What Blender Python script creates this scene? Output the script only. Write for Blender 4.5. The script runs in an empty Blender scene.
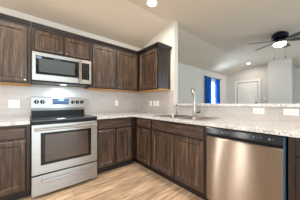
import bpy, bmesh, math, random
from mathutils import Vector, Matrix
random.seed(7)
S = bpy.context.scene
COL = S.collection

# ---------------------------------------------------------------- camera, sky, lights, exposure
cam = bpy.data.cameras.new('camera')
co = bpy.data.objects.new('camera', cam); COL.objects.link(co)
co.location = (-2.10, -2.82, 1.12)
co.rotation_euler = (math.radians(90), 0, math.radians(-39.96))
cam.sensor_width = 36; cam.lens = 145.3/300*36; cam.shift_y = 3.25/300
cam.clip_start = 0.05
S.camera = co

S.view_settings.view_transform = 'Standard'
S.view_settings.look = 'None'
S.view_settings.gamma = 1
S.view_settings.use_curve_mapping = False
S.view_settings.exposure = 0.40

W = bpy.data.worlds.new('sky'); S.world = W; W.use_nodes = True
bg = W.node_tree.nodes['Background']
bg.inputs['Color'].default_value = (0.55, 0.84, 1.0, 1)
bg.inputs['Strength'].default_value = 2.2

def area(name, loc, rot, sx, sy, power, color):
    l = bpy.data.lights.new(name, 'AREA'); l.shape = 'RECTANGLE'; l.size = sx; l.size_y = sy
    l.energy = power; l.color = color
    o = bpy.data.objects.new(name, l); COL.objects.link(o); o.location = loc; o.rotation_euler = rot
    return o
R = math.radians
# daylight at the living room window; lamps behind the camera are added fill
area('fill_rear_kitchen', (-1.6, -5.40, 1.25), (R(90), 0, 0), 2.3, 2.1, 38, (1.0, 0.97, 0.93))  # added lamp behind the camera, lighting the kitchen fronts
area('fill_side_kitchen', (-3.78, -4.0, 1.5), (R(90), 0, R(-90)), 1.4, 1.3, 14, (1.0, 0.95, 0.90))  # unseen lamp added for fill from the side
for wy, ww in ((-1.385, .15), (-.60, .18)): area('streak_strip_lamp', (-3.78, wy, 1.2), (R(90), 0, R(-90)), ww, 1.7, 13, (1.0, 0.94, 0.88))  # added strips that streak the dishwasher steel
area('daylight_living_window', (3.73, 0.25, 1.40), (R(-90), 0, 0), 0.60, 1.1, 10, (0.72, 0.86, 1.0))
area('ground_bounce_outside', (3.73, 1.1, 0.2), (R(-142), 0, 0), 2.0, 1.2, 120, (0.66, 0.84, 1.0))
area('fill_rear_living', (3.4, -5.40, 1.4), (R(90), 0, 0), 2.2, 1.6, 50, (0.80, 0.90, 1.0))  # added out of view to brighten the living room walls

# ---------------------------------------------------------------- materials
def nt(name):
    m = bpy.data.materials.new(name); m.use_nodes = True
    t = m.node_tree; return m, t, t.nodes['Principled BSDF']
def lin(r, g, b):
    f = lambda c: ((c/255+0.055)/1.055)**2.4 if c/255 > 0.04045 else c/255/12.92
    return (f(r), f(g), f(b), 1)
def simple(name, col, rough=0.5, metal=0.0, **kw):
    m, t, b = nt(name)
    b.inputs['Base Color'].default_value = col
    b.inputs['Roughness'].default_value = rough
    b.inputs['Metallic'].default_value = metal
    for k, v in kw.items(): b.inputs[k].default_value = v
    return m
def coords(t, scale, rot=(0, 0, 0), loc=(0, 0, 0)):
    tc = t.nodes.new('ShaderNodeNewGeometry')
    mp = t.nodes.new('ShaderNodeMapping')
    mp.inputs['Scale'].default_value = scale; mp.inputs['Rotation'].default_value = rot; mp.inputs['Location'].default_value = loc
    t.links.new(tc.outputs['Position'], mp.inputs['Vector'])
    return mp.outputs['Vector']
def noise(t, vec, scale, detail=4, rough=0.55):
    n = t.nodes.new('ShaderNodeTexNoise'); n.inputs['Scale'].default_value = scale
    n.inputs['Detail'].default_value = detail; n.inputs['Roughness'].default_value = rough
    t.links.new(vec, n.inputs['Vector']); return n.outputs['Fac']
def ramp(t, fac, stops):
    r = t.nodes.new('ShaderNodeValToRGB')
    e = r.color_ramp.elements
    e[0].position, e[0].color = stops[0]; e[1].position, e[1].color = stops[-1]
    for p, c in stops[1:-1]:
        x = e.new(p); x.color = c
    t.links.new(fac, r.inputs['Fac']); return r.outputs['Color']
def mix(t, a, b, fac, mode='MIX'):
    m = t.nodes.new('ShaderNodeMix'); m.data_type = 'RGBA'; m.blend_type = mode
    for i, v in ((6, a), (7, b)):
        if isinstance(v, tuple): m.inputs[i].default_value = v
        else: t.links.new(v, m.inputs[i])
    if isinstance(fac, float): m.inputs[0].default_value = fac
    else: t.links.new(fac, m.inputs[0])
    return m.outputs[2]
def bump(t, b, h, strength=0.2, dist=0.01):
    n = t.nodes.new('ShaderNodeBump'); n.inputs['Strength'].default_value = strength; n.inputs['Distance'].default_value = dist
    t.links.new(h, n.inputs['Height']); t.links.new(n.outputs['Normal'], b.inputs['Normal'])

def wood(name, axis, dark, mid, light, rough=0.36):
    """stained wood with the grain along one axis"""
    m, t, b = nt(name)
    sc = {'z': (38, 38, 2.2), 'x': (2.2, 38, 38), 'y': (38, 2.2, 38)}[axis]
    v = coords(t, sc)
    f1 = noise(t, v, 1.6, 6, 0.65)
    f2 = noise(t, coords(t, tuple(0.25*s for s in sc)), 2.2, 3)
    c = ramp(t, f1, [(0.30, dark), (0.50, mid), (0.70, light)])
    c2 = mix(t, c, ramp(t, f2, [(0.35, (0.55, 0.55, 0.55, 1)), (0.65, (1.25, 1.2, 1.15, 1))]), 1.0, 'MULTIPLY')
    t.links.new(c2, b.inputs['Base Color'])
    b.inputs['Roughness'].default_value = rough
    bump(t, b, f1, 0.12, 0.003)
    return m
WD = (lin(36, 28, 23), lin(75, 58, 47), lin(122, 98, 80))
M = {}
M['wood_v'] = wood('stained_wood_vertical', 'z', *WD)
M['wood_x'] = wood('stained_wood_along_x', 'x', *WD)
M['wood_y'] = wood('stained_wood_along_y', 'y', *WD)
M['wood_frame'] = wood('stained_wood_frame', 'z', lin(22, 16, 14), lin(44, 33, 28), lin(68, 51, 42))
M['pine'] = wood('raw_pine', 'x', lin(190, 130, 60), lin(214, 155, 80), lin(228, 176, 104), 0.6)
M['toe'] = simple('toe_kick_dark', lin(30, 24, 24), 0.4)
M['steel'] = None

def steel(name, axis, col, rough=0.27, amp=0.16, aniso=0.0):
    m, t, b = nt(name)
    sc = {'z': (60, 60, 0.6), 'x': (0.6, 60, 60), 'y': (60, 0.6, 60)}[axis]
    f = noise(t, coords(t, sc), 3.0, 4, 0.7)
    t.links.new(ramp(t, f, [(0.3, tuple(c*0.88 for c in col[:3])+(1,)), (0.7, tuple(min(1, c*1.06) for c in col[:3])+(1,))]), b.inputs['Base Color'])
    b.inputs['Metallic'].default_value = 1.0
    if aniso:
        b.inputs['Anisotropic'].default_value = aniso; b.inputs['Anisotropic Rotation'].default_value = 0.25
        tg = t.nodes.new('ShaderNodeTangent'); tg.direction_type = 'RADIAL'; tg.axis = 'Z'; t.links.new(tg.outputs[0], b.inputs['Tangent'])
    mr = t.nodes.new('ShaderNodeMapRange'); mr.inputs['To Min'].default_value = rough-amp/2; mr.inputs['To Max'].default_value = rough+amp/2
    t.links.new(f, mr.inputs['Value']); t.links.new(mr.outputs[0], b.inputs['Roughness'])
    return m
M['steel'] = steel('brushed_steel', 'x', lin(172, 171, 170), 0.32, 0.12, 0.85)
M['steel_v'] = steel('brushed_steel_vertical', 'z', lin(156, 143, 132), 0.31, 0.08, 1.0)
M['steel_sink'] = steel('sink_steel', 'y', lin(170, 166, 162), 0.25)
M['rim'] = simple('polished_steel_rim', lin(215, 216, 218), 0.18, 1.0)
M['chrome'] = simple('brushed_nickel', lin(158, 153, 147), 0.16, 1.0)
M['black'] = simple('black_plastic', lin(12, 13, 16), 0.30, **{'Specular IOR Level': 0.22})
M['black_glass'] = simple('black_glass', lin(10, 11, 14), 0.06, 0.0)
M['cooktop_glass'] = simple('cooktop_glass', lin(14, 18, 26), 0.20)
M['panel_black'] = simple('glossy_black_panel', lin(24, 28, 36), 0.16)
M['oven_window'] = simple('oven_window_glass', lin(52, 40, 40), 0.08)
M['oven_window'].node_tree.nodes['Principled BSDF'].inputs['IOR'].default_value = 1.9
M['micro_window'] = simple('microwave_window_mesh', lin(74, 82, 86), 0.10)
M['film'] = simple('blue_protective_film', lin(58, 92, 116), 0.25, 0.3)
M['white_plastic'] = simple('white_plastic', lin(240, 240, 238), 0.35)
M['slot'] = simple('dark_slot', lin(70, 66, 62), 0.6)
M['mark'] = simple('printed_mark', lin(120, 145, 178), 0.5)
M['gap_shade'] = simple('door_gap_shade', lin(150, 142, 134), 0.7)  # shade of the gap round the door, put into the colour
M['trim'] = simple('white_trim_paint', lin(238, 236, 230), 0.4)
M['door_paint'] = simple('white_door_paint', lin(240, 235, 226), 0.4)

def emit(name, col, s):
    m, t, b = nt(name)
    b.inputs['Base Color'].default_value = col
    b.inputs['Emission Color'].default_value = col; b.inputs['Emission Strength'].default_value = s
    return m
M['lamp'] = emit('lamp_lens', (1, 0.93, 0.84, 1), 9)
M['globe'] = emit('fan_globe_glass', (1, 0.97, 0.93, 1), 7)
M['hoodlamp'] = emit('cooktop_lamp_lens', (0.60, 0.80, 1.0, 1), 2)
M['display'] = emit('oven_display', (0.022, 0.045, 0.095, 1), 0.35)
M['digits'] = emit('display_digits', (0.25, 0.6, 0.62, 1), 0.5)

def paint(name, col, bs=0.05):
    m, t, b = nt(name)
    b.inputs['Base Color'].default_value = col; b.inputs['Roughness'].default_value = 0.75
    f = noise(t, coords(t, (1, 1, 1)), 90, 3)
    bump(t, b, f, bs, 0.004)
    return m
M['bounce_carpet'] = paint('grey_bounce_carpet', lin(120, 119, 117), 0.3)  # unseen carpet added in grey to cool and dim the ceiling bounce
M['wall'] = paint('wall_paint', lin(216, 210, 202))
M['wall_living'] = paint('living_wall_paint', lin(213, 207, 199))
M['ceiling'] = paint('ceiling_paint', lin(224, 208, 189), 0.10)

def tile_mat(name, plane):
    m, t, b = nt(name)
    rot = {'xz': (R(90), 0, 0), 'yz': (0, 0, 0)}[plane]
    g = t.nodes.new('ShaderNodeNewGeometry'); sep = t.nodes.new('ShaderNodeSeparateXYZ'); cmb = t.nodes.new('ShaderNodeCombineXYZ')
    t.links.new(g.outputs['Position'], sep.inputs[0])
    t.links.new(sep.outputs['X' if plane == 'xz' else 'Y'], cmb.inputs['X']); t.links.new(sep.outputs['Z'], cmb.inputs['Y'])
    br = t.nodes.new('ShaderNodeTexBrick'); t.links.new(cmb.outputs[0], br.inputs['Vector'])
    br.inputs['Scale'].default_value = 1; br.inputs['Brick Width'].default_value = 0.20; br.inputs['Row Height'].default_value = 0.0765
    br.inputs['Mortar Size'].default_value = 0.0022; br.inputs['Mortar Smooth'].default_value = 0.4
    br.inputs['Color1'].default_value = lin(191, 185, 181); br.inputs['Color2'].default_value = lin(185, 179, 175)
    br.inputs['Mortar'].default_value = lin(208, 204, 199)
    t.links.new(br.outputs['Color'], b.inputs['Base Color'])
    b.inputs['Roughness'].default_value = 0.28
    bump(t, b, br.outputs['Fac'], -0.15, 0.003)
    return m
M['tile_x'] = tile_mat('backsplash_tile_long_wall', 'xz')
M['tile_y'] = tile_mat('backsplash_tile_side_wall', 'yz')

def granite():
    m, t, b = nt('speckled_granite')
    v = coords(t, (1, 1, 1))
    n1 = noise(t, v, 58, 5, 0.7); n2 = noise(t, v, 75, 3, 0.6); n3 = noise(t, v, 14, 4)
    c = ramp(t, n1, [(0.30, lin(134, 131, 129)), (0.46, lin(202, 201, 200)), (0.60, lin(226, 226, 226))])
    sp = ramp(t, n2, [(0.58, (0, 0, 0, 1)), (0.66, (1, 1, 1, 1))])
    c = mix(t, c, lin(92, 84, 82), sp)
    sp2 = ramp(t, n3, [(0.52, (0, 0, 0, 1)), (0.66, (0.55, 0.55, 0.55, 1))])
    c = mix(t, c, lin(192, 186, 180), sp2)
    t.links.new(c, b.inputs['Base Color']); b.inputs['Roughness'].default_value = 0.16
    return m
M['granite'] = granite()

def floor_mat():
    m, t, b = nt('vinyl_plank_floor')
    v = coords(t, (1, 1, 1))
    br = t.nodes.new('ShaderNodeTexBrick'); t.links.new(v, br.inputs['Vector'])
    br.inputs['Scale'].default_value = 1; br.inputs['Brick Width'].default_value = 1.22; br.inputs['Row Height'].default_value = 0.15
    br.inputs['Mortar Size'].default_value = 0.0015; br.offset = 0.37
    br.inputs['Color1'].default_value = (0.72, 0.72, 0.72, 1); br.inputs['Color2'].default_value = (1.2, 1.17, 1.12, 1)
    br.inputs['Mortar'].default_value = (0.45, 0.42, 0.4, 1)
    f = noise(t, coords(t, (1.3, 16, 1)), 2.0, 6, 0.65)
    c = ramp(t, f, [(0.30, lin(128, 96, 72)), (0.45, lin(190, 158, 130)), (0.62, lin(232, 208, 182))])
    c = mix(t, c, br.outputs['Color'], 1.0, 'MULTIPLY')
    t.links.new(c, b.inputs['Base Color']); b.inputs['Roughness'].default_value = 0.42
    return m
M['floor'] = floor_mat()
def curtain_mat():
    m, t, b = nt('blue_curtain_fabric')
    f = noise(t, coords(t, (40, 40, 40)), 6, 2)
    t.links.new(ramp(t, f, [(0.3, lin(18, 104, 186)), (0.7, lin(36, 132, 214))]), b.inputs['Base Color'])
    b.inputs['Roughness'].default_value = 0.7
    out = t.nodes['Material Output']; tl = t.nodes.new('ShaderNodeBsdfTranslucent'); tl.inputs['Color'].default_value = lin(16, 150, 225)
    mx = t.nodes.new('ShaderNodeMixShader'); mx.inputs[0].default_value = 0.5
    t.links.new(b.outputs[0], mx.inputs[1]); t.links.new(tl.outputs[0], mx.inputs[2]); t.links.new(mx.outputs[0], out.inputs[0])
    return m
M['curtain'] = curtain_mat()
M['fan_dark'] = simple('fan_dark_bronze', lin(8, 15, 32), 0.2, 0.4)
M['blade'] = simple('fan_blade_wood', lin(78, 72, 70), 0.3)
def glass_mat():
    m, t, b = nt('window_glass')
    out = t.nodes['Material Output']
    tr = t.nodes.new('ShaderNodeBsdfTransparent'); gl = t.nodes.new('ShaderNodeBsdfGlossy'); gl.inputs['Roughness'].default_value = 0.02
    mx = t.nodes.new('ShaderNodeMixShader'); mx.inputs[0].default_value = 0.06
    t.links.new(tr.outputs[0], mx.inputs[1]); t.links.new(gl.outputs[0], mx.inputs[2]); t.links.new(mx.outputs[0], out.inputs[0])
    return m
M['glass'] = glass_mat()

# ---------------------------------------------------------------- mesh helpers
class MB:
    def __init__(s): s.bm = bmesh.new()
    def box(s, x0, x1, y0, y1, z0, z1, bev=0.0, seg=2):
        r = bmesh.ops.create_cube(s.bm, size=1)
        vs = r['verts']
        for v in vs:
            v.co = Vector((x0+(v.co.x+.5)*(x1-x0), y0+(v.co.y+.5)*(y1-y0), z0+(v.co.z+.5)*(z1-z0)))
        if bev > 0:
            es = list({e for v in vs for e in v.link_edges})
            bmesh.ops.bevel(s.bm, geom=es, offset=bev, segments=seg, profile=0.5, affect='EDGES')
        return s
    def lathe(s, prof, c=(0, 0, 0), axis='z', n=24, cap=True):
        rings = []
        for r, h in prof:
            ring = []
            for i in range(n):
                a = 2*math.pi*i/n
                p = (r*math.cos(a), r*math.sin(a), h)
                if axis == 'y': p = (p[0], h, p[1])
                if axis == 'x': p = (h, p[0], p[1])
                ring.append(s.bm.verts.new((c[0]+p[0], c[1]+p[1], c[2]+p[2])))
            rings.append(ring)
        for a, b in zip(rings, rings[1:]):
            for i in range(n):
                s.bm.faces.new((a[i], a[(i+1) % n], b[(i+1) % n], b[i]))
        if cap:
            s.bm.faces.new(rings[0]); s.bm.faces.new(rings[-1])
        return s
    def tube(s, pts, r, n=12):
        pts = [Vector(p) for p in pts]
        rs = r if isinstance(r, (list, tuple)) else [r]*len(pts)
        rings = []; up = None
        for i, p in enumerate(pts):
            d = (pts[min(i+1, len(pts)-1)]-pts[max(i-1, 0)]).normalized()
            if up is None:
                up = Vector((1, 0, 0)) if abs(d.x) < 0.8 else Vector((0, 1, 0))
            side = d.cross(up).normalized(); up = side.cross(d).normalized()
            rings.append([s.bm.verts.new(p+rs[i]*(math.cos(2*math.pi*k/n)*side+math.sin(2*math.pi*k/n)*up)) for k in range(n)])
        for a, b in zip(rings, rings[1:]):
            for i in range(n):
                s.bm.faces.new((a[i], a[(i+1) % n], b[(i+1) % n], b[i]))
        s.bm.faces.new(rings[0]); s.bm.faces.new(rings[-1])
        return s
    def prism(s, poly, axis, a, b):
        """polygon in the two other axes, extruded along axis from a to b"""
        def P(u, v, w):
            return {'x': (w, u, v), 'y': (u, w, v), 'z': (u, v, w)}[axis]
        A = [s.bm.verts.new(P(u, v, a)) for u, v in poly]; B = [s.bm.verts.new(P(u, v, b)) for u, v in poly]
        n = len(poly)
        for i in range(n): s.bm.faces.new((A[i], A[(i+1) % n], B[(i+1) % n], B[i]))
        s.bm.faces.new(A); s.bm.faces.new(B)
        return s
    def loops(s, x0, x1, z0, z1, prof, fill=True):
        """rectangular rings in the local x/z plane; prof = (inset, outward distance towards -y)"""
        rings = []
        for ins, out in prof:
            rings.append([s.bm.verts.new((x, -out, z)) for x, z in ((x0+ins, z0+ins), (x1-ins, z0+ins), (x1-ins, z1-ins), (x0+ins, z1-ins))])
        for a, b in zip(rings, rings[1:]):
            for i in range(4): s.bm.faces.new((a[i], a[(i+1) % 4], b[(i+1) % 4], b[i]))
        s.bm.faces.new(rings[0])
        if fill: s.bm.faces.new(rings[-1])
        return s
    def move(s, v):
        bmesh.ops.translate(s.bm, verts=s.bm.verts, vec=Vector(v)); return s
    def build(s, name, mat, parent=None, smooth=False):
        bmesh.ops.recalc_face_normals(s.bm, faces=s.bm.faces)
        me = bpy.data.meshes.new(name); s.bm.to_mesh(me); s.bm.free()
        me.materials.append(mat)
        if smooth:
            for p in me.polygons: p.use_smooth = True
            me.set_sharp_from_angle(angle=R(40))
        o = bpy.data.objects.new(name, me); COL.objects.link(o)
        if parent: o.parent = parent
        return o
def thing(name, label, cat, loc=(0, 0, 0), rz=0, group=None):
    o = bpy.data.objects.new(name, None); COL.objects.link(o)
    o.location = loc; o.rotation_euler = (0, 0, rz); o['label'] = label; o['category'] = cat
    o.empty_display_size = 0.1
    if group: o['group'] = group
    return o
def tag(o, label, cat, group=None):
    o['label'] = label; o['category'] = cat
    if group: o['group'] = group
    return o
def struct(o):
    o['kind'] = 'structure'; return o

# ---------------------------------------------------------------- the setting
X0, X1, YB, YL = -3.7, 7.2, -5.5, 0.12     # room extents; YL = living room window wall
ZW, SLOPE, ZF = 2.44, 0.265, 2.68
YC = -(ZF-ZW)/SLOPE
struct(MB().box(X0-.1, .115, YB-.1, YL+.1, -0.1, 0).build('floor', M['floor']))
struct(MB().box(.115, X1+.1, YB-.1, YL+.1, -0.1, 0).build('floor', M['bounce_carpet']))
zl = ZW-SLOPE*(YL+.15)
struct(MB().prism([(YL+.15, zl), (YC, ZF), (YB-.1, ZF), (YB-.1, ZF+.15), (YL+.15, ZF+.15)], 'x', X0-.1, X1+.1).build('ceiling', M['ceiling']))
def wall_prism(name, y_pts, x0, x1, mat):      # wall whose top follows the ceiling
    return struct(MB().prism(y_pts, 'x', x0, x1).build(name, mat))
zc = lambda y: min(ZF, ZW-SLOPE*y)
struct(MB().prism([(0, 0), (0.2, 0), (0.2, zc(.2)), (0, zc(0))], 'x', X0-.1, 0.115).build('wall_range', M['wall']))
# living room window wall with its opening
WX0, WX1, WZ0, WZ1 = 3.38, 4.08, 0.75, 2.03
wl = MB()
for a, b in ((0.115, WX0), (WX1, X1+.1)):
    wl.prism([(YL, 0), (YL+.14, 0), (YL+.14, zc(YL+.14)), (YL, zc(YL))], 'x', a, b)
wl.prism([(YL, 0), (YL+.14, 0), (YL+.14, WZ0), (YL, WZ0)], 'x', WX0, WX1)
wl.prism([(YL, WZ1), (YL+.14, WZ1), (YL+.14, zc(YL+.14)), (YL, zc(YL))], 'x', WX0, WX1)
struct(wl.build('wall_window', M['wall_living']))
# partition carrying the side wall cabinet, and the half wall under the bar
YP = -1.005
struct(MB().prism([(0.0, 0), (0.0, zc(0)), (YC, ZF), (YP, ZF), (YP, 0)], 'x', 0.0, 0.115).build('wall_partition', M['wall']))
struct(MB().box(0.0, 0.115, -3.6, YP, 0, 1.076).build('wall_half', M['wall']))
# far walls of the living room
XF = 5.12
DY0, DY1 = -1.13, -0.29
fw = MB()
fw.prism([(YL, 0), (YL, zc(YL)), (YC, ZF), (DY0-.9, ZF), (DY0-.9, 2.05), (DY1, 2.05), (DY1, 0)], 'x', XF, XF+.12)
fw.box(XF, XF+.12, DY0-.9, DY0, 0, 2.05)
struct(fw.build('wall_entry', M['wall_living']))
struct(MB().box(4.88, XF, -2.10, -1.462, 0, ZF).build('wall_closet', M['wall_living']))
struct(MB().box(7.0, 7.12, YB, -1.9, 0, ZF).build('wall_hall', M['wall_living']))
struct(MB().box(XF+.12, 7.0, -2.0, -1.9, 0, ZF).build('wall_hall_side', M['wall_living']))
# walls behind the camera, with openings added for the fill lamps
wr = MB()
wr.box(X0, -2.75, YB-.1, YB, 0, ZF); wr.box(-0.45, 2.3, YB-.1, YB, 0, ZF); wr.box(4.5, X1, YB-.1, YB, 0, ZF)
wr.box(-2.75, -0.45, YB-.1, YB, 2.3, ZF); wr.box(2.3, 4.5, YB-.1, YB, 2.2, ZF); wr.box(2.3, 4.5, YB-.1, YB, 0, 0.6)
struct(wr.build('wall_rear', M['wall']))
ws = MB()
ws.box(X0-.1, X0, YB, -4.7, 0, ZF); ws.box(X0-.1, X0, -4.7, -3.3, 0, 0.85); ws.box(X0-.1, X0, -4.7, -3.3, 2.15, ZF)
ws.box(X0-.1, X0, -3.3, -1.46, 0, ZF)
for a, b, c in ((-1.46, -1.31, -.69), (-.69, -.51, 0.0)):  # narrow slots added in line with the dishwasher streaks
    ws.box(X0-.1, X0, a, b, 0, .35); ws.prism([(a, 2.05), (b, 2.05), (b, zc(b)), (a, zc(a))] if b > YC else [(a, 2.05), (b, 2.05), (b, ZF), (a, ZF)], 'x', X0-.1, X0)
    ws.prism([(b, 0), (c, 0), (c, zc(c)), (b, zc(b))], 'x', X0-.1, X0)
struct(ws.build('wall_side', M['wall']))
# backsplash tile
struct(MB().box(X0, -0.008, -0.008, 0, 0.9, 1.372).build('trim_1', M['tile_x']))
struct(MB().box(-0.008, 0, YP, -0.0, 0.9, 1.372).build('trim_2', M['tile_y']))
struct(MB().box(-0.008, 0, -3.6, YP, 0.9, 1.076).build('trim_3', M['tile_y']))
# white casing on the end of the partition
struct(MB().box(0.0, 0.115, YP-.012, YP, 1.116, ZF-.002, .003).build('trim_4', M['wall']))
# baseboards of the living room
struct(MB().box(0.115, XF, YL-.014, YL, 0, 0.10, .004).build('baseboard_window', M['trim']))
# living room window
wn = struct(bpy.data.objects.new('window_1', None)); COL.objects.link(wn)
fr = MB()
for a, b, c, d in ((WX0, WX0+.05, WZ0, WZ1), (WX1-.05, WX1, WZ0, WZ1), (WX0, WX1, WZ0, WZ0+.05), (WX0, WX1, WZ1-.05, WZ1), (WX0, WX1, 1.37, 1.41)):
    fr.box(a, b, YL+.05, YL+.10, c, d, .004)
fr.build('window_frame', M['trim'], wn)
MB().box(WX0+.04, WX1-.04, YL+.07, YL+.076, WZ0+.04, WZ1-.04).build('window_pane', M['glass'], wn)
MB().box(WX0-.03, WX1+.03, YL-.03, YL+.05, WZ0-.03, WZ0, .005).build('window_sill', M['trim'], wn)
# entry door: six panels, casing, lever and deadbolt (local x runs towards -y in the room)
dr = struct(bpy.data.objects.new('door_1', None)); COL.objects.link(dr)
dr.location = (XF, DY1, 0); dr.rotation_euler = (0, 0, R(-90))
w = DY1-DY0
MB().box(.012, w-.012, .030, .045, .005, 2.04).build('gap_shade_strip', M['gap_shade'], dr)  # grey strip standing in for the shadow line inside the casing
MB().box(.045, w-.045, -.005, .029, .01, 2.005, .003).build('door_slab', M['door_paint'], dr)
for cx in (.03+.10, .03+.10+.35):
    for z0, z1 in ((.16, .78), (.90, 1.60), (1.70, 1.90)):
        MB().loops(cx, cx+.28, z0, z1, [(0, .004), (.004, .018), (.020, .018), (.036, .0055), (.055, .0055), (.075, .016)]).build('door_panel', M['door_paint'], dr)
cs = MB()
cs.box(-.06, .025, -.03, 0, 0, 2.03, .004); cs.box(w-.025, w+.06, -.03, 0, 0, 2.03, .004); cs.box(-.06, w+.06, -.03, 0, 2.03, 2.11, .004)
cs.build('door_casing', M['trim'], dr)
MB().lathe([(.028, 0), (.028, -.012), (.02, -.02), (.012, -.03)], (w-.09, -.005, 1.14), 'y').build('deadbolt', M['fan_dark'], dr, True)
MB().lathe([(.03, 0), (.03, -.008), (.012, -.02), (.014, -.04), (.028, -.05), (.028, -.07), (.015, -.08)], (w-.09, -.005, 0.96), 'y').build('door_knob', M['fan_dark'], dr, True)

# ---------------------------------------------------------------- kitchen cabinets (local x along the wall, front towards -y)
T = 0.02
def knob(parent, x, y, z):
    MB().lathe([(.0055, 0), (.0055, -.012), (.0135, -.017), (.0145, -.023), (.010, -.028)], (x, y, z), 'y', 16).build('knob', M['chrome'], parent, True)
def cab_door(root, x0, x1, z0, z1, y, grain, knob_at=None):
    """framed door whose back lies on local y"""
    d = MB().loops(x0, x1, z0, z1, [(0, 0), (0, T-.009), (.009, T), (.050, T), (.052, T-.003), (.064, T-.013), (.07, T-.013)]).move((0, y, 0)).build('door', M[grain], root)
    MB().loops(x0+.069, x1-.069, z0+.069, z1-.069, [(0, .004), (0, T-.0128), (.003, T-.0122)]).move((0, y, 0)).build('panel', M[grain], d)
    if knob_at: knob(d, knob_at[0], y-T, knob_at[1])
    return d
def drawer_front(root, x0, x1, z0, z1, y, grain):
    return MB().loops(x0, x1, z0, z1, [(0, 0), (0, T-.011), (.010, T-.003), (.013, T)]).move((0, y, 0)).build('drawer_front', M[grain], root)
DB = 0.585          # carcass depth of base cabinets; the face frame reaches 0.605
def base_cabinet(label, loc, rz, x0, x1, doors, drawers, group, grain, fx0=None, fx1=None, open_top=False):
    r = thing('base_cabinet', label, 'cabinet', loc, rz, group)
    if open_top:
        c = MB().box(x0, x0+.018, -DB, -.01, .105, .875).box(x1-.018, x1, -DB, -.01, .105, .875).box(x0+.018, x1-.018, -DB, -.01, .105, .123).box(x0+.018, x1-.018, -.022, -.01, .123, .875)
        c.build('carcass', M['wood_frame'], r)
    else: MB().box(x0, x1, -DB, -0.01, 0.105, 0.875).build('carcass', M['wood_frame'], r)
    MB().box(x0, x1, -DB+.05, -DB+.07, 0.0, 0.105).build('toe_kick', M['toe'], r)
    a = x0 if fx0 is None else fx0; b = x1 if fx1 is None else fx1
    f = MB()
    edges = sorted({a, b})
    f.box(a, a+.035, -DB-.02, -DB, .105, .875, .0015); f.box(b-.035, b, -DB-.02, -DB, .105, .875, .0015)
    f.box(a+.035, b-.035, -DB-.02, -DB, .105, .14, .0015); f.box(a+.035, b-.035, -DB-.02, -DB, .84, .875, .0015)
    f.box(a+.035, b-.035, -DB-.02, -DB, .685, .725, .0015)
    if len(doors) == 2:
        m = (doors[0][1]+doors[1][0])/2
        f.box(m-.025, m+.025, -DB-.02, -DB, .14, .685, .0015)
    f.build('face_frame', M['wood_frame'], r)
    for d0, d1 in doors: cab_door(r, d0, d1, .128, .695, -DB-.02, 'wood_v')
    for d0, d1 in drawers: drawer_front(r, d0, d1, .715, .850, -DB-.02, grain)
    return r
G_BASE = 'dark wood base cabinets'
base_cabinet('dark-stained base cabinet left of the stainless range, one drawer over one door', (0, 0, 0), 0, -2.72, -2.082, [(-2.70, -2.12)], [(-2.70, -2.12)], G_BASE, 'wood_x')
base_cabinet('dark wood base cabinet right of the range, wide drawer over two doors', (0, 0, 0), 0, -1.312, -0.612, [(-1.290, -.995), (-.975, -.685)], [(-1.290, -.685)], G_BASE, 'wood_x')
base_cabinet('narrow dark wood corner base cabinet with one door, left of the sink cabinet', (0, 0, 0), R(-90), 0.012, 1.072, [(.678, 1.045)], [(.678, 1.045)], G_BASE, 'wood_y', fx0=.607)
base_cabinet('dark wood sink base cabinet with wide false drawer, left of the dishwasher', (0, 0, 0), R(-90), 1.074, 2.005, [(1.100, 1.533), (1.553, 1.975)], [(1.100, 1.975)], G_BASE, 'wood_y', open_top=True)
base_cabinet('dark wood end cabinet right of the dishwasher, cut off by the right edge', (0, 0, 0), R(-90), 2.650, 3.55, [(2.76, 3.10), (3.12, 3.52)], [(2.76, 3.52)], G_BASE, 'wood_y')

DU = 0.305
def crown(root, x0, x1, yfront, z, cutl=0, cutr=0, ret_r=False, ret_l=False):
    """stepped crown along the front; optional return along the right or left end"""
    prof = [(0, 0), (-.012, 0), (-.014, .014), (-.030, .022), (-.034, .034), (-.048, .040), (-.050, .054), (0, .054)]
    c = MB(); bm = c.bm
    def strip(sec):
        rings = [[bm.verts.new(p) for p in ring] for ring in sec]
        n = len(rings[0])
        for a, b in zip(rings, rings[1:]):
            for i in range(n): bm.faces.new((a[i], a[(i+1) % n], b[(i+1) % n], b[i]))
        bm.faces.new(rings[0]); bm.faces.new(rings[-1])
    sec = []
    sec.append([(x0-cutl*d, yfront+d, z+h) for d, h in prof])
    if ret_r:
        sec.append([(x1-d, yfront+d, z+h) for d, h in prof]); sec.append([(x1-d, -.0101, z+h) for d, h in prof])
    else:
        sec.append([(x1+cutr*d, yfront+d, z+h) for d, h in prof])
    strip(sec)
    return c.build('crown_moulding', M['wood_frame'], root)
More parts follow.
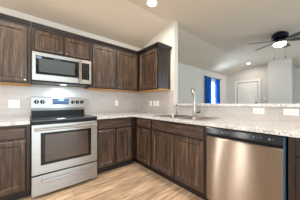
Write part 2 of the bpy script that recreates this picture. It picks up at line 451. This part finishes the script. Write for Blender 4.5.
def wall_cabinet(label, loc, rz, x0, x1, z0, doors, knobs, fx0=None, fx1=None, **kw):
    r = thing('wall_cabinet', label, 'cabinet', loc, rz, 'dark wood wall cabinets')
    z1 = 2.134
    MB().box(x0, x1, -DU, -.010, z0+.012, z1).build('carcass', M['wood_frame'], r)
    MB().box(x0+.001, x1-.001, -DU, -.010, z0, z0+.0119).build('underside', M['pine'], r)['label'] = 'pale unfinished wood underside'
    a = x0 if fx0 is None else fx0; b = x1 if fx1 is None else fx1
    f = MB(); y = -DU-.02
    f.box(a, a+.035, y, -DU, z0+.004, z1, .0015); f.box(b-.035, b, y, -DU, z0+.004, z1, .0015)
    f.box(a+.035, b-.035, y, -DU, z0+.004, z0+.035, .0015); f.box(a+.035, b-.035, y, -DU, z1-.035, z1, .0015)
    if len(doors) == 2:
        m = (doors[0][1]+doors[1][0])/2; f.box(m-.025, m+.025, y, -DU, z0+.035, z1-.035, .0015)
    f.build('face_frame', M['wood_frame'], r)
    for (d0, d1), kx in zip(doors, knobs): cab_door(r, d0, d1, z0+.022, z1-.022, y, 'wood_v', (kx, z0+.05))
    crown(r, kw.get('c0', a), kw.get('c1', b), y, z1, kw.get('cutl', 0), kw.get('cutr', 0), kw.get('ret_r', False))
    return r
wall_cabinet('tall dark wood wall cabinet left of the microwave, cut off by left edge', (0, 0, 0), 0, -2.72, -2.072, 1.372, [(-2.70, -2.105)], [-2.132])
wall_cabinet('short two-door dark wood wall cabinet above the microwave', (0, 0, 0), 0, -2.070, -1.312, 1.805, [(-2.040, -1.702), (-1.682, -1.335)], [-1.728, -1.656])
wall_cabinet('two-door dark wood wall cabinet right of the microwave, running into the corner', (0, 0, 0), 0, -1.310, -0.012, 1.372, [(-1.275, -.850), (-.818, -.372)], [-.875, -.792], fx1=-.326, c1=-.325, cutr=1)
wall_cabinet('single-door dark wood wall cabinet at right end, beside the bar opening', (0, 0, 0), R(-90), 0.327, 0.932, 1.372, [(.372, .905)], [.880], c0=.325, cutl=-1, ret_r=True)

# ---------------------------------------------------------------- countertops
def slab(name, boxes, label, cat):
    m = MB()
    for b in boxes: m.box(*b)
    o = m.build(name, M['granite']); tag(o, label, cat); return o
def poly_slab(name, poly, hole, z0, z1, label):
    bm = bmesh.new()
    def ring(pts, z): return [bm.verts.new((x, y, z)) for x, y in pts]
    o1, o0 = ring(poly, z1), ring(poly, z0)
    n = len(poly)
    for i in range(n): bm.faces.new((o0[i], o0[(i+1) % n], o1[(i+1) % n], o1[i]))
    tops = [o1, o0]
    hr = None
    if hole:
        h1, h0 = ring(hole, z1), ring(hole, z0)
        k = len(hole)
        for i in range(k): bm.faces.new((h0[i], h0[(i+1) % k], h1[(i+1) % k], h1[i]))
        hr = (h1, h0)
    for j, o in enumerate(tops):
        es = [bm.edges.get((o[i], o[(i+1) % n])) for i in range(n)]
        if hr:
            h = hr[j]; es += [bm.edges.get((h[i], h[(i+1) % len(h)])) for i in range(len(h))]
            bmesh.ops.triangle_fill(bm, edges=es, use_beauty=True)
        else: bm.faces.new(o)
    m = MB(); m.bm.free(); m.bm = bm
    o = m.build(name, M['granite']); tag(o, label, 'countertop')
    md = o.modifiers.new('edge', 'BEVEL'); md.width = .005; md.segments = 2; md.limit_method = 'ANGLE'; md.angle_limit = R(50)
    return o
CF = -0.648
poly_slab('countertop', [(-2.74, CF), (-2.082, CF), (-2.082, -.009), (-2.74, -.009)], None, .876, .914, 'short piece of speckled pale granite countertop left of the range')
SX0, SX1, SY0, SY1 = -.590, -.060, -1.93, -1.08       # sink cut-out
poly_slab('countertop', [(-1.312, -.009), (-1.312, CF), (CF, CF), (CF, -3.58), (-.009, -3.58), (-.009, -.009)],
          [(SX0+.015, SY0+.015), (SX1-.015, SY0+.015), (SX1-.015, SY1-.015), (SX0+.015, SY1-.015)], .876, .914,
          'long L-shaped pale granite countertop holding the sink, running over the dishwasher')
bt = poly_slab('bar_top', [(-.045, YP-.013), (-.045, -3.62), (.36, -3.62), (.36, YP-.013)], None, 1.078, 1.116, 'raised speckled granite bar top on the half wall behind the sink')
bt['category'] = 'bar top'

# ---------------------------------------------------------------- sink, faucet, soap dispenser
sk = thing('kitchen_sink', 'stainless double-bowl drop-in sink set in the granite countertop', 'sink', ((SX0+SX1)/2, (SY0+SY1)/2, .914))
hx, hy = (SX1-SX0)/2, (SY1-SY0)/2
def bowl(x0, x1, y0, y1, depth):
    m = MB(); bm = m.bm
    def rr(ins, z, rad):
        pts = []
        for cx, cy, a0 in ((x1-ins-rad, y1-ins-rad, 0), (x0+ins+rad, y1-ins-rad, 90), (x0+ins+rad, y0+ins+rad, 180), (x1-ins-rad, y0+ins+rad, 270)):
            for k in range(5):
                a = R(a0+k*22.5); pts.append(bm.verts.new((cx+rad*math.cos(a), cy+rad*math.sin(a), z)))
        return pts
    rings = [rr(0, .007, .05), rr(.006, -.002, .048), rr(.010, -depth+.03, .046), rr(.035, -depth, .03)]
    for a, b in zip(rings, rings[1:]):
        for i in range(20): bm.faces.new((a[i], a[(i+1) % 20], b[(i+1) % 20], b[i]))
    bm.faces.new(rings[-1])
    return m
bx1 = hx-.085
for y0, y1 in ((-hy+.025, -.012), (.012, hy-.025)):
    b = bowl(-hx+.025, bx1, y0, y1, .17).build('bowl', M['steel_sink'], sk, True)
    MB().lathe([(.04, -.168), (.036, -.165), (.02, -.166)], ((-hx+bx1)/2, (y0+y1)/2, 0), 'z', 20).build('drain', M['chrome'], b, True)
rim = MB()
rim.box(-hx, -hx+.026, -hy, hy, .001, .010, .003); rim.box(bx1-.001, hx, -hy, hy, .001, .010, .003)
rim.box(-hx+.026, bx1-.001, -hy, -hy+.026, .001, .010, .003); rim.box(-hx+.026, bx1-.001, hy-.026, hy, .001, .010, .003); rim.box(-hx+.026, bx1-.001, -.013, .013, .001, .010, .003)
rim.build('rim', M['rim'], sk)
FX, FY = -.115, -1.53
fc = thing('faucet', 'tall brushed nickel pull-out kitchen faucet behind the sink', 'faucet', (FX, FY, .9242))
MB().lathe([(.032, 0), (.032, .008), (.026, .014), (.025, .07), (.024, .16), (.020, .22), (.017, .26)], n=20).build('body', M['chrome'], fc, True)
MB().tube([(0, 0, .25), (-.006, 0, .30), (-.017, .004, .335)], [.0165, .014, .0135]).build('neck', M['chrome'], fc, True)
MB().tube([(-.016, .003, .325), (-.022, .012, .345), (-.027, .018, .41), (-.028, .018, .424)], [.017, .024, .026, .022]).build('spray_head', M['chrome'], fc, True)
MB().tube([(0, -.010, .045), (0, -.045, .050), (-.01, -.105, .066)], [.019, .015, .011]).build('lever', M['chrome'], fc, True)
sd = thing('soap_dispenser', 'slim brushed nickel soap dispenser at left rear corner of sink', 'soap dispenser', (-.11, -1.17, .9242))
MB().lathe([(.022, 0), (.022, .006), (.016, .014), (.014, .045), (.008, .055), (.008, .155), (.012, .172)], n=16).build('stem', M['chrome'], sd, True)
MB().tube([(0, 0, .165), (-.03, -.02, .172), (-.062, -.04, .160)], .008).build('spout', M['chrome'], sd, True)

# ---------------------------------------------------------------- range
rg = thing('range', 'stainless steel electric range with black glass cooktop between base cabinets', 'range', (-2.078, 0, 0))
RW = .762
MB().box(.006, RW-.006, -.62, -.03, .03, .895).build('body', M['black'], rg)
MB().box(0, RW, -.67, -.058, .896, .926, .006).build('cooktop', M['cooktop_glass'], rg)
bgd = MB().prism([(-.01, .9225), (-.055, .9225), (-.055, 1.009), (-.01, 1.009)], 'x', .012, RW-.012).build('backguard_base', M['black'], rg)
cp = MB().prism([(-.012, 1.010), (-.075, 1.010), (-.083, 1.050), (-.070, 1.21), (-.058, 1.218), (-.012, 1.218)], 'x', .010, RW-.010).build('control_panel', M['steel'], rg)
tilt = math.atan2(.013, .135)
yp = lambda z: -.083+(z-1.075)*.013/.135
MB().box(.272, .500, yp(1.15)-.004, yp(1.15)+.02, 1.098, 1.196, .003).build('display', M['display'], cp)
MB().box(.355, .425, yp(1.17)-.0065, yp(1.17), 1.160, 1.180).build('clock_digits', M['digits'], cp)
for i in range(4):
    for j, x in enumerate((.287, .317, .440, .472)):
        if i == 2: MB().box(x, x+.018, yp(1.14)-.0062, yp(1.14), 1.113+i*.02, 1.120+i*.02).build('button_mark', M['mark'], cp)
for x in (.072, .144, .562, .633, .706):
    k = MB().lathe([(.030, 0), (.030, -.006), (.026, -.010), (.022, -.030), (.018, -.034)], (x, yp(1.14)-.001, 1.14), 'y', 20).build('burner_knob', M['black'], cp, True)
    MB().box(x-.0035, x+.0035, yp(1.14)-.043, yp(1.14)-.020, 1.116, 1.164, .002).build('knob_grip', M['chrome'], k)
for x, y, r0 in ((.19, -.50, .105), (.56, -.50, .085), (.19, -.22, .075), (.56, -.22, .105)):
    MB().lathe([(r0, .9261), (r0, .9266), (r0-.004, .9266), (r0-.004, .9261)], (x, y, 0), 'z', 40, False).build('burner_ring', M['slot'], rg)
MB().box(.004, RW-.004, -.665, -.62, .868, .8955, .003).build('front_lip', M['black'], rg)
od = MB().box(.004, RW-.004, -.685, -.622, .280, .866, .006).build('oven_door', M['steel'], rg)
MB().box(.090, .668, -.6865, -.68, .385, .768, .0008).build('window_frame', M['black_glass'], od)
MB().box(.132, .626, -.6885, -.686, .420, .742, .0008).build('window_glass', M['oven_window'], od)
hd = MB().tube([(.03, -.735, .815), (.2, -.738, .815), (.56, -.738, .815), (RW-.03, -.735, .815)], .0145, 14).build('handle', M['steel'], od, True)
for x in (.06, RW-.06): MB().box(x-.012, x+.012, -.735, -.684, .803, .827, .003).build('handle_mount', M['steel'], hd)
dw_ = MB().box(.004, RW-.004, -.685, -.622, .035, .266, .006).build('storage_drawer', M['steel'], rg)
h = MB().box(.098, .664, -.726, -.706, .188, .214, .006).build('handle', M['steel'], dw_)
MB().box(.110, .652, -.712, -.684, .206, .2135, .002).build('handle_mount', M['steel'], h)
for x in (.05, RW-.05):
    for y in (-.58, -.08): MB().lathe([(.018, 0), (.018, .03)], (x, y, 0.0), n=12).build('foot', M['black'], rg)

# ---------------------------------------------------------------- microwave over the range
mw = thing('microwave', 'stainless over-the-range microwave hung under the short wall cabinet', 'microwave', (-2.068, 0, 0))
MB().box(.002, .756, -.36, -.012, 1.405, 1.803).build('case', M['black'], mw)
md = MB().box(.002, .566, -.40, -.362, 1.425, 1.800, .005).build('door', M['steel'], mw)
MB().box(.042, .566, -.4025, -.39, 1.505, 1.752, .002).build('window_frame', M['black_glass'], md)
MB().box(.076, .510, -.4040, -.402, 1.540, 1.718, .001).build('window_glass', M['micro_window'], md)
lg = MB()
for i, wd in enumerate((.012, .007, .010, .006, .011, .008)): lg.box(.245+i*.014, .245+i*.014+wd*.9, -.4034, -.402, 1.729, 1.738)
lg.build('logo', M['mark'], md)
MB().box(.050, .105, -.4034, -.402, 1.715, 1.740).build('sticker', M['mark'], md)
hn = MB().tube([(.583, -.448, 1.45), (.583, -.452, 1.50), (.583, -.452, 1.72), (.583, -.448, 1.775)], .012, 14).build('handle', M['steel_v'], md, True)
for z in (1.475, 1.75): MB().box(.575, .591, -.448, -.395, z-.012, z+.012, .003).build('handle_mount', M['steel_v'], hn)
pn = MB().box(.568, .756, -.40, -.362, 1.425, 1.800, .005).build('control_panel', M['steel'], mw)
kp = MB().box(.606, .722, -.4025, -.39, 1.490, 1.752, .002).build('keypad', M['black_glass'], pn)
for r_ in range(6):
    for c_ in range(3): MB().box(.622+c_*.031, .640+c_*.031, -.4036, -.402, 1.515+r_*.03, 1.524+r_*.03).build('key_mark', M['slot'], kp)
MB().box(.622, .706, -.4034, -.402, 1.705, 1.735).build('display', M['panel_black'], kp)
MB().box(.004, .754, -.395, -.360, 1.405, 1.4245, .002).build('vent_grille', M['black'], mw)
ln = MB().box(.34, .42, -.28, -.24, 1.398, 1.4055, .001).build('cooktop_lamp', M['hoodlamp'], mw)
a = area('cooktop_lamp_light', (.38, -.26, 1.39), (0, 0, 0), .10, .05, 4.0, (0.66, 0.83, 1.0)); a.parent = mw

# ---------------------------------------------------------------- dishwasher
dw = thing('dishwasher', 'stainless steel dishwasher with black control strip under the countertop', 'dishwasher', (0, -2.022, 0), R(-90))
DWW = .610
MB().box(.004, DWW-.004, -.60, -.03, .10, .868).build('tub', M['black'], dw)
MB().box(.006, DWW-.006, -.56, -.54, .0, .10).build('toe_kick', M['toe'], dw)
pnl = MB().prism([(-.602, .868), (-.602, .800), (-.650, .800), (-.662, .812), (-.660, .862), (-.652, .868)], 'x', .004, DWW-.004).build('control_strip', M['panel_black'], dw)
for i, x in enumerate((.16, .185, .20, .215, .27, .295, .315, .36, .38, .42, .445, .47, .52, .545)):
    wd = (.016, .010, .012, .012)[i % 4]
    MB().box(x, x+wd, -.6635, -.655, .833+(.006 if i % 3 else 0), .842).build('button_mark', M['mark'], pnl)
MB().box(.006, DWW-.006, -.632, -.602, .776, .7995).build('handle_recess', M['black'], dw)
fd = MB()
# gently bowed front panel
N = 16; bm = fd.bm
prev = None
rows = []
for i in range(N+1):
    u = i/N; x = .004+u*(DWW-.008); bow = .010*(1-(2*u-1)**4)
    rows.append([bm.verts.new(p) for p in ((x, -.602, .11), (x, -.645-bow, .11), (x, -.650-bow, .115), (x, -.650-bow, .755), (x, -.640-bow, .775), (x, -.602, .775))])
for a_, b_ in zip(rows, rows[1:]):
    for i in range(6): bm.faces.new((a_[i], a_[(i+1) % 6], b_[(i+1) % 6], b_[i]))
bm.faces.new(rows[0]); bm.faces.new(rows[-1])
fd.build('front_panel', M['steel_v'], dw, True)
MB().box(DWW-.0039, DWW+.006, -.645, -.56, .11, .866).build('side_trim', M['film'], dw)['label'] = 'bluish edge strip'

# ---------------------------------------------------------------- outlets and switches (local front towards -y, centre at the origin)
def wall_plate(name, label, cat, loc, rz, gangs, kind, horizontal=False, group=None):
    r = thing(name, label, cat, loc, rz, group)
    wd, ht = .070+.046*(gangs-1), .115
    if horizontal: wd, ht = ht, wd
    MB().loops(-wd/2, wd/2, -ht/2, ht/2, [(0, 0), (0, .003), (.004, .006)]).build('plate', M['white_plastic'], r)
    for g in range(gangs):
        off = (g-(gangs-1)/2)*.046
        if kind == 'switch':
            MB().box(off-.016, off+.016, -.010, -.006, -.033, .033, .001).build('rocker', M['white_plastic'], r)
        else:
            for s in (-1, 1):
                cx, cz = (s*.020, off) if horizontal else (off, s*.020)
                fc_ = MB().box(cx-.015, cx+.015, -.0085, -.006, cz-.013, cz+.013, .001).build('receptacle', M['white_plastic'], r)
                sl = MB()
                for q in (-.006, .006):
                    if horizontal: sl.box(cx-.004, cx+.004, -.0092, -.0084, cz+q-.001, cz+q+.001)
                    else: sl.box(cx+q-.001, cx+q+.001, -.0092, -.0084, cz-.004, cz+.004)
                sl.build('slots', M['slot'], fc_)
    return r
wall_plate('outlet', 'white double outlet plate on the tile left of the range', 'outlet', (-2.252, -.0085, 1.110), 0, 2, 'outlet')
wall_plate('outlet', 'white single outlet plate on tile between range and corner', 'outlet', (-.665, -.0085, 1.122), 0, 1, 'outlet')
for y, lb in ((-.348, 'leftmost of the three white switch plates under the right end wall cabinet'), (-.480, 'middle one of the three white switch plates right of the corner'), (-.575, 'rightmost of the three white switch plates, nearest the bar opening')):
    wall_plate('light_switch', lb, 'switch', (-.0085, y, 1.118), R(-90), 1, 'switch', group='switches on the side wall tile')
wall_plate('outlet', 'left white horizontal outlet plate under the bar top', 'outlet', (-.0085, -2.325, 1.030), R(-90), 1, 'outlet', True, 'outlets under the bar top')
wall_plate('outlet', 'right white horizontal outlet plate under the bar top, above the dishwasher end', 'outlet', (-.0085, -2.603, 1.028), R(-90), 1, 'outlet', True, 'outlets under the bar top')
wall_plate('light_switch', 'white switch plate on the far wall right of the entry door', 'switch', (XF-.0005, -1.345, 1.29), R(-90), 2, 'switch')

# ---------------------------------------------------------------- curtains
def curtain(label, x0, x1, folds, z0, z1):
    m = MB(); bm = m.bm; n = folds*8; rows = []
    zs = [z0+(z1-z0)*k/12 for k in range(13)]
    for z in zs:
        row = []
        t_ = (z-z0)/(z1-z0)
        for i in range(n+1):
            u = i/n; ph = 2*math.pi*folds*u
            amp = .035*(1.0-.25*t_)
            row.append((x0+(x1-x0)*u+.01*math.sin(ph*2+z), YL-.085+amp*math.sin(ph)+.006*math.sin(3*z+u*9), z))
        rows.append(row)
    F = [[bm.verts.new(p) for p in r] for r in rows]
    B = [[bm.verts.new((p[0], p[1]+.003, p[2])) for p in r] for r in rows]
    K = len(rows)
    for j in range(K-1):
        for i in range(n):
            bm.faces.new((F[j][i], F[j][i+1], F[j+1][i+1], F[j+1][i])); bm.faces.new((B[j][i], B[j+1][i], B[j+1][i+1], B[j][i+1]))
        bm.faces.new((F[j][0], F[j+1][0], B[j+1][0], B[j][0])); bm.faces.new((F[j][n], B[j][n], B[j+1][n], F[j+1][n]))
    for i in range(n):
        bm.faces.new((F[0][i], B[0][i], B[0][i+1], F[0][i+1])); bm.faces.new((F[K-1][i], F[K-1][i+1], B[K-1][i+1], B[K-1][i]))
    o = m.build('curtain', M['curtain'], None, True)
    tag(o, label, 'curtain', 'blue curtains at the living room window')
    return o
curtain('wider left blue curtain panel at the living room window', 3.06, 3.45, 4, .08, 2.12)
curtain('narrower right blue curtain panel at the living room window', 3.88, 4.20, 3, .08, 2.12)
rd = thing('curtain_rod', 'dark metal curtain rod above the living room window', 'curtain rod', (3.64, YL, 2.135))
MB().tube([(-.60, -.085, 0), (.60, -.085, 0)], .011).build('rod', M['fan_dark'], rd, True)
for s in (-1, 1):
    MB().lathe([(.011, 0), (.024, .012), (.028, .03), (.02, .048), (.005, .056)], (s*.60-(.056 if s < 0 else 0), -.085, 0), 'x', 14).build('finial', M['fan_dark'], rd, True)
    MB().box(s*.595-.008, s*.595+.008, -.085, -.0005, -.03, -.010, .002).build('bracket', M['fan_dark'], rd)

# ---------------------------------------------------------------- ceiling lights
def can_light(label, x, y, power, vis=True):
    r = thing('recessed_light', label, 'ceiling light', (x, y, ZF), 0, 'recessed ceiling lights')
    MB().lathe([(.095, -.0005), (.095, -.006), (.070, -.010), (.066, -.004), (.066, -.0005)], n=32, cap=False).build('trim_ring', M['white_plastic'], r, True)
    MB().lathe([(.0655, -.001), (.0655, -.005), (.03, -.007)], n=32).build('lens', M['lamp'], r, True)
    l = bpy.data.lights.new('recessed_lamp', 'AREA'); l.shape = 'DISK'; l.size = .13; l.energy = power; l.color = (1, .91, .80); l.spread = R(170)
    o = bpy.data.objects.new('recessed_lamp', l); COL.objects.link(o); o.location = (0, 0, -.02); o.parent = r
    return r
can_light('recessed ceiling light over the kitchen, at the top of the photo', -.624, -1.107, 13)
can_light('small recessed ceiling light far off near the entry door', 4.50, -.93, 6)
for x, y in ((-2.3, -1.2), (-2.3, -3.2), (-.62, -3.0)):  # fixtures out of view, added only to light the kitchen
    can_light('unseen recessed light added to brighten the kitchen', x, y, 10)

# ---------------------------------------------------------------- ceiling fan
fx, fy = 2.165, -2.20
fn = thing('ceiling_fan', 'ceiling fan with dark housing, lit bowl and pull chains', 'ceiling fan', (fx, fy, ZF))
MB().lathe([(.08, 0), (.085, -.02), (.135, -.035), (.150, -.06), (.150, -.12), (.12, -.15), (.06, -.165), (.055, -.19)], n=32).build('motor_housing', M['fan_dark'], fn, True)
for ang in (355, 59, 121, 247, 302):
    a = R(ang)
    b = MB()
    out = [(.13, -.020), (.17, -.035), (.24, -.062), (.56, -.068), (.60, -.052), (.61, 0), (.60, .052), (.56, .068), (.24, .062), (.17, .035), (.13, .020)]
    b.prism(out, 'z', -.004, .004)
    bmesh.ops.rotate(b.bm, verts=b.bm.verts, cent=(0, 0, 0), matrix=Matrix.Rotation(R(-12), 3, 'X'))
    bmesh.ops.rotate(b.bm, verts=b.bm.verts, cent=(0, 0, 0), matrix=Matrix.Rotation(a, 3, 'Z'))
    bl = b.move((0, 0, -.175)).build('blade', M['blade'], fn)
    i_ = MB().box(.06, .20, -.016, .016, -.012, -.004, .002)
    bmesh.ops.rotate(i_.bm, verts=i_.bm.verts, cent=(0, 0, 0), matrix=Matrix.Rotation(a, 3, 'Z'))
    i_.move((0, 0, -.160)).build('blade_iron', M['fan_dark'], bl)
lk = MB().lathe([(.055, -.19), (.07, -.20), (.07, -.218), (.132, -.226), (.132, -.24)], n=28).build('light_kit', M['chrome'], fn, True)
MB().lathe([(.112, -.24), (.112, -.255), (.095, -.285), (.06, -.305), (.015, -.312)], n=28).build('glass_bowl', M['globe'], lk, True)
for dx, dy, ln_ in ((-.10, .08, .46), (.10, -.08, .42)):
    c = MB().tube([(dx, dy, -.22), (dx, dy, -ln_-.10)], .0015, 6).build('pull_chain', M['chrome'], fn)
    MB().lathe([(.003, .0), (.010, -.010), (.010, -.026), (.004, -.034)], (dx, dy, -ln_-.098), n=10).build('chain_fob', M['fan_dark'], c, True)
